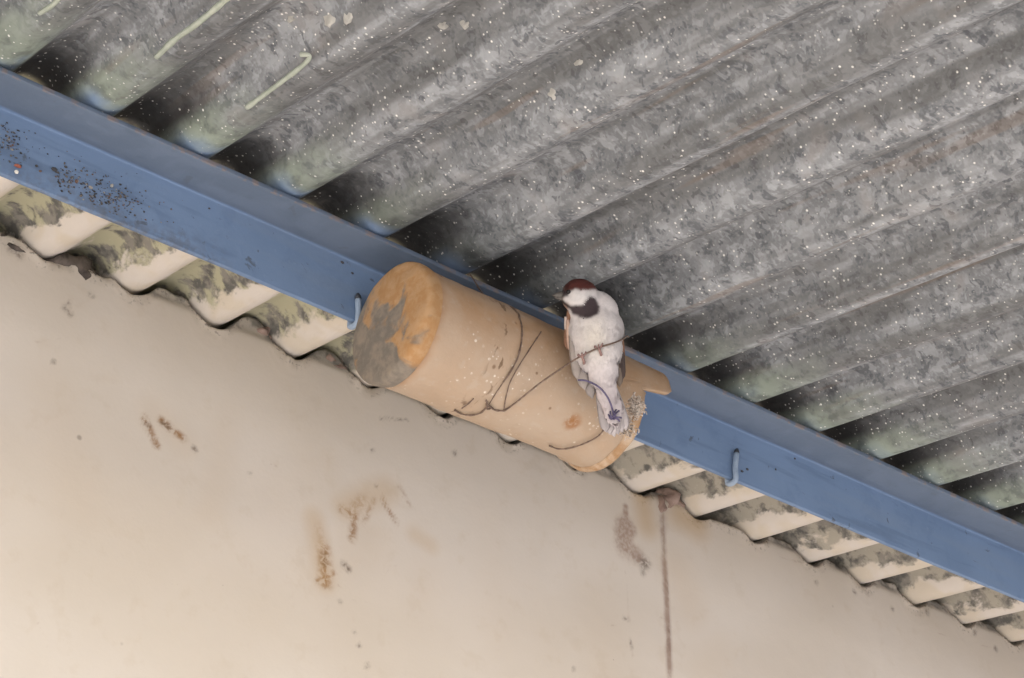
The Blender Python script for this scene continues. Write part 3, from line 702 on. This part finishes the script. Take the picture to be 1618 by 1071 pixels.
def sparrow():
    root = empty('sparrow', bl(940, 560)); tag(root, 'small chestnut-capped bird with white belly and black bib perched on the wire by the pipe', 'bird')
    bm = bmesh.new()
    def ell(u, v, d, rx, rz, ry, tilt=0):
        before = len(bm.verts)
        r = bmesh.ops.create_icosphere(bm, subdivisions=4, radius=1)
        for q in r['verts']:
            x, y, z = q.co; cx, sx = math.cos(tilt), math.sin(tilt)
            du, dv = rx*(x*cx-z*sx), -rz*0-(rx*x*sx+0)-rz*z*cx
            q.co = Vector(bl(u+rx*x*cx+rz*z*sx, v-(rz*z*cx-rx*x*sx), d+axis_d(v)+ry*y+(rz*z*PX)*.30))
    ell(917, 468, -.004, 30, 29, .0155, .15)        # head
    ell(902, 470, -.006, 16, 15, .010, .5)         # face towards the beak
    ell(926, 489, -.001, 28, 26, .0150)            # throat and neck
    ell(948, 492, .003, 30, 34, .0150, -.5)        # shoulder
    ell(942, 520, 0, 45, 42, .0215)                # breast
    ell(945, 550, -.001, 39, 42, .0205)            # belly
    ell(951, 582, .001, 26, 34, .0150, -.1)        # flank
    ell(957, 612, .004, 18, 36, .0085, -.2)        # vent
    ell(966, 640, .006, 17, 30, .0050, -.2)        # tail coverts
    ell(930, 568, -.005, 14, 20, .010, .2)         # thigh
    ell(957, 566, -.006, 17, 22, .010, -.1)        # thigh
    me = bpy.data.meshes.new('tmp'); bm.to_mesh(me); bm.free()
    tmp = bpy.data.objects.new('tmp', me); COL.objects.link(tmp)
    m = tmp.modifiers.new('r', 'REMESH'); m.mode = 'VOXEL'; m.voxel_size = .0011
    s = tmp.modifiers.new('s', 'SMOOTH'); s.factor = .6; s.iterations = 14
    dg = bpy.context.evaluated_depsgraph_get(); me2 = bpy.data.meshes.new_from_object(tmp.evaluated_get(dg)); bpy.data.objects.remove(tmp)
    me2.name = 'body'
    def loc(p):
        q = np.array(p)-BO; u = 940+(q@_rt)/PX; v = 560-(q@_up)/PX; return u, v, q@_fw-axis_d(v)
    cols = []; fe = []
    rr = random.Random(2)
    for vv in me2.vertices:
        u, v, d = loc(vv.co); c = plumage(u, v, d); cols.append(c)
        nrm = np.array(vv.normal)
        vv.co += Vector(nrm)*(.0006*mn.noise(Vector((u*.09, v*.045, d*90)))+.0003*mn.noise(Vector((u*.3, v*.15, d*200))))
        if rr.random() < .42: fe.append((np.array(vv.co), nrm, c))
    cols = np.array(cols); ed = np.array([e.vertices[:] for e in me2.edges]); deg = np.bincount(ed.ravel(), minlength=len(cols))[:, None]
    for _ in range(3):
        acc = np.zeros_like(cols); np.add.at(acc, ed[:, 0], cols[ed[:, 1]]); np.add.at(acc, ed[:, 1], cols[ed[:, 0]]); cols = .4*cols+.6*acc/np.maximum(deg, 1)
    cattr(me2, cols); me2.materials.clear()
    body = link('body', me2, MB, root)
    # short overlapping contour feathers
    vs = []; fs = []; fc = []
    for p, n_, c in fe:
        u, v, d = loc(p)
        if v < 478 and u < 898: continue
        dn = -_up+_fw*(-.25)+_rt*(.15 if v > 560 else rr.uniform(-.25, .25))
        if v < 485: dn = _rt*.9-_up*.5
        t = dn-n_*(dn@n_); L = np.linalg.norm(t)
        if L < .2: continue
        t /= L; t = t+np.cross(n_, t)*rr.gauss(0, .25); b = np.cross(n_, t); ln = rr.uniform(.0030, .0062)*(.38 if v < 510 else 1); wd = ln*.22
        k = len(vs); o0 = p-n_*.0003
        vs += [o0-b*wd*.6, o0+b*wd*.6, o0+t*ln*.6+b*wd+n_*.0003, o0+t*ln+n_*rr.uniform(.0000, .0004), o0+t*ln*.6-b*wd+n_*.0003]; fs.append((k, k+1, k+2, k+3, k+4))
        cc = np.clip(c*rr.uniform(.95, 1.04), 0, .9); fc += [cc]*5
    me = mesh('feathers', vs, fs); cattr(me, fc); f_ = link('feathers', me, MB, body); f_['kind'] = 'stuff'
    # wings: folded, of overlapping long feathers
    def feather_set(name, rows):
        vs = []; fs = []; fc = []
        for (a, b, wd, thick, col, bow) in rows:
            pa, pb = np.array(bl(*a)), np.array(bl(*b)); ax = pb-pa; L = np.linalg.norm(ax); ax /= L
            side = np.cross(ax, _fw); side /= np.linalg.norm(side); nr = np.cross(side, ax); k = len(vs); N = 10
            for i in range(N+1):
                s_ = i/N; ww = wd*PX*(.55+.45*math.sin(min(1, s_*1.6)*math.pi/2))*(1 if s_ < .75 else math.sqrt(max(0, 1-((s_-.75)/.25)**2))+.02)
                c0 = pa+ax*L*s_+nr*(-bow*math.sin(math.pi*s_))
                for (o1, o2) in ((-1, 0), (-.45, -1), (.45, -1), (1, 0), (0, .5)):
                    vs.append(c0+side*ww*o1*.5+nr*thick*o2*(1-.4*s_)); fc.append(np.clip(np.array(col)*(1+.18*mn.noise(Vector((i*.9, o1, k)))), .01, .9))
            for i in range(N):
                for j in range(5):
                    j2 = (j+1) % 5; fs.append((k+i*5+j, k+i*5+j2, k+(i+1)*5+j2, k+(i+1)*5+j))
            fs.append(tuple(k+j for j in range(5))[::-1]); fs.append(tuple(k+N*5+j for j in range(5)))
        me = mesh(name, vs, fs); cattr(me, fc); return link(name, me, MB, root)
    br, bf, pk, gy, dk = (.24, .13, .085), (.46, .33, .26), (.52, .36, .29), (.33, .29, .27), (.075, .055, .05)
    feather_set('wing', [((900, 490, .008), (897, 552, .006), 14, .0016, br, .002), ((897, 505, .004), (902, 556, .003), 10, .0014, pk, .002), ((903, 505, .007), (908, 580, .003), 15, .0016, (.36, .25, .20), .002),
                         ((903, 520, .002), (913, 600, -.008), 17, .0014, gy, .002), ((907, 530, .003), (924, 616, -.009), 20, .0014, gy, .002), ((912, 540, .004), (936, 630, -.008), 18, .0014, (.27, .24, .23), .002), ((894, 500, .006), (896, 530, .006), 7, .0012, (.55, .46, .42), .001)])
    feather_set('wing', [((978, 510, .012), (983, 575, .012), 14, .0016, br, .002), ((980, 530, .012), (984, 602, .012), 13, .0014, dk, .002), ((976, 540, .013), (980, 612, .012), 13, .0014, (.20, .16, .13), .002)])
    tl = (.44, .40, .41)
    feather_set('tail', [((946+i*3.6, 600, .004+.0004*abs(i)), (958+i*6.3, 690-abs(i-2)*3.5, -.006+.0005*abs(i)), 19, .0010, np.array(tl)*(.85+.1*(i % 3)), .001) for i in range(0, 6)])
    # beak
    def cone(name, a, b, r, mat, par, flat=1.0):
        a, b = np.array(a), np.array(b); return tube(name, [a, a*.6+b*.4, a*.2+b*.8, b], [r, r*.82, r*.36, r*.08], mat, par, 10)
    bk = cone('upper_beak', bl(893, 466, -.008+axis_d(466)), bl(872, 466, -.011+axis_d(466)), .0036, MBEAK, root)
    cone('lower_beak', bl(894, 472, -.008+axis_d(470)), bl(876, 470, -.011+axis_d(468)), .0026, MBEAK, root)
    for (u, v, d) in ((898, 461, -.0175),):
        lump('eye', tuple(bl(u, v, d+axis_d(v))), (.0019, .0019, .0019), MEYE, root, 0, sub=2)
    # legs with toes closed round the wire
    for (u, v, d, hu, hv) in ((944, 549, -.0218, 950, 566), (918, 562, -.0238, 922, 574)):
        g0 = bl(u, v, d); lg = tube('leg', smooth_path([bl(hu, hv, d+.010), bl((u+hu)/2+1, (v+hv)/2+2, d+.0005), g0], 5), [.0012]*10+[.0010], MLEG, root, 8)
        for k, off in enumerate((-5, 0, 5)):
            p = [bl(u+off*.3, v+2, d+.001), bl(u+off, v-3-off*.2, d-.0016), bl(u+off*1.2, v-4.5-off*.4, d+.0005), bl(u+off*1.2, v-2-off*.4, d+.0026)]
            tube('toe', smooth_path(p, 4), .00065, MLEG, lg, 6)
        tube('toe', smooth_path([bl(u, v+2, d), bl(u+1, v+5, d+.001), bl(u+2, v+4, d+.003)], 4), .0006, MLEG, lg, 6)
sparrow()
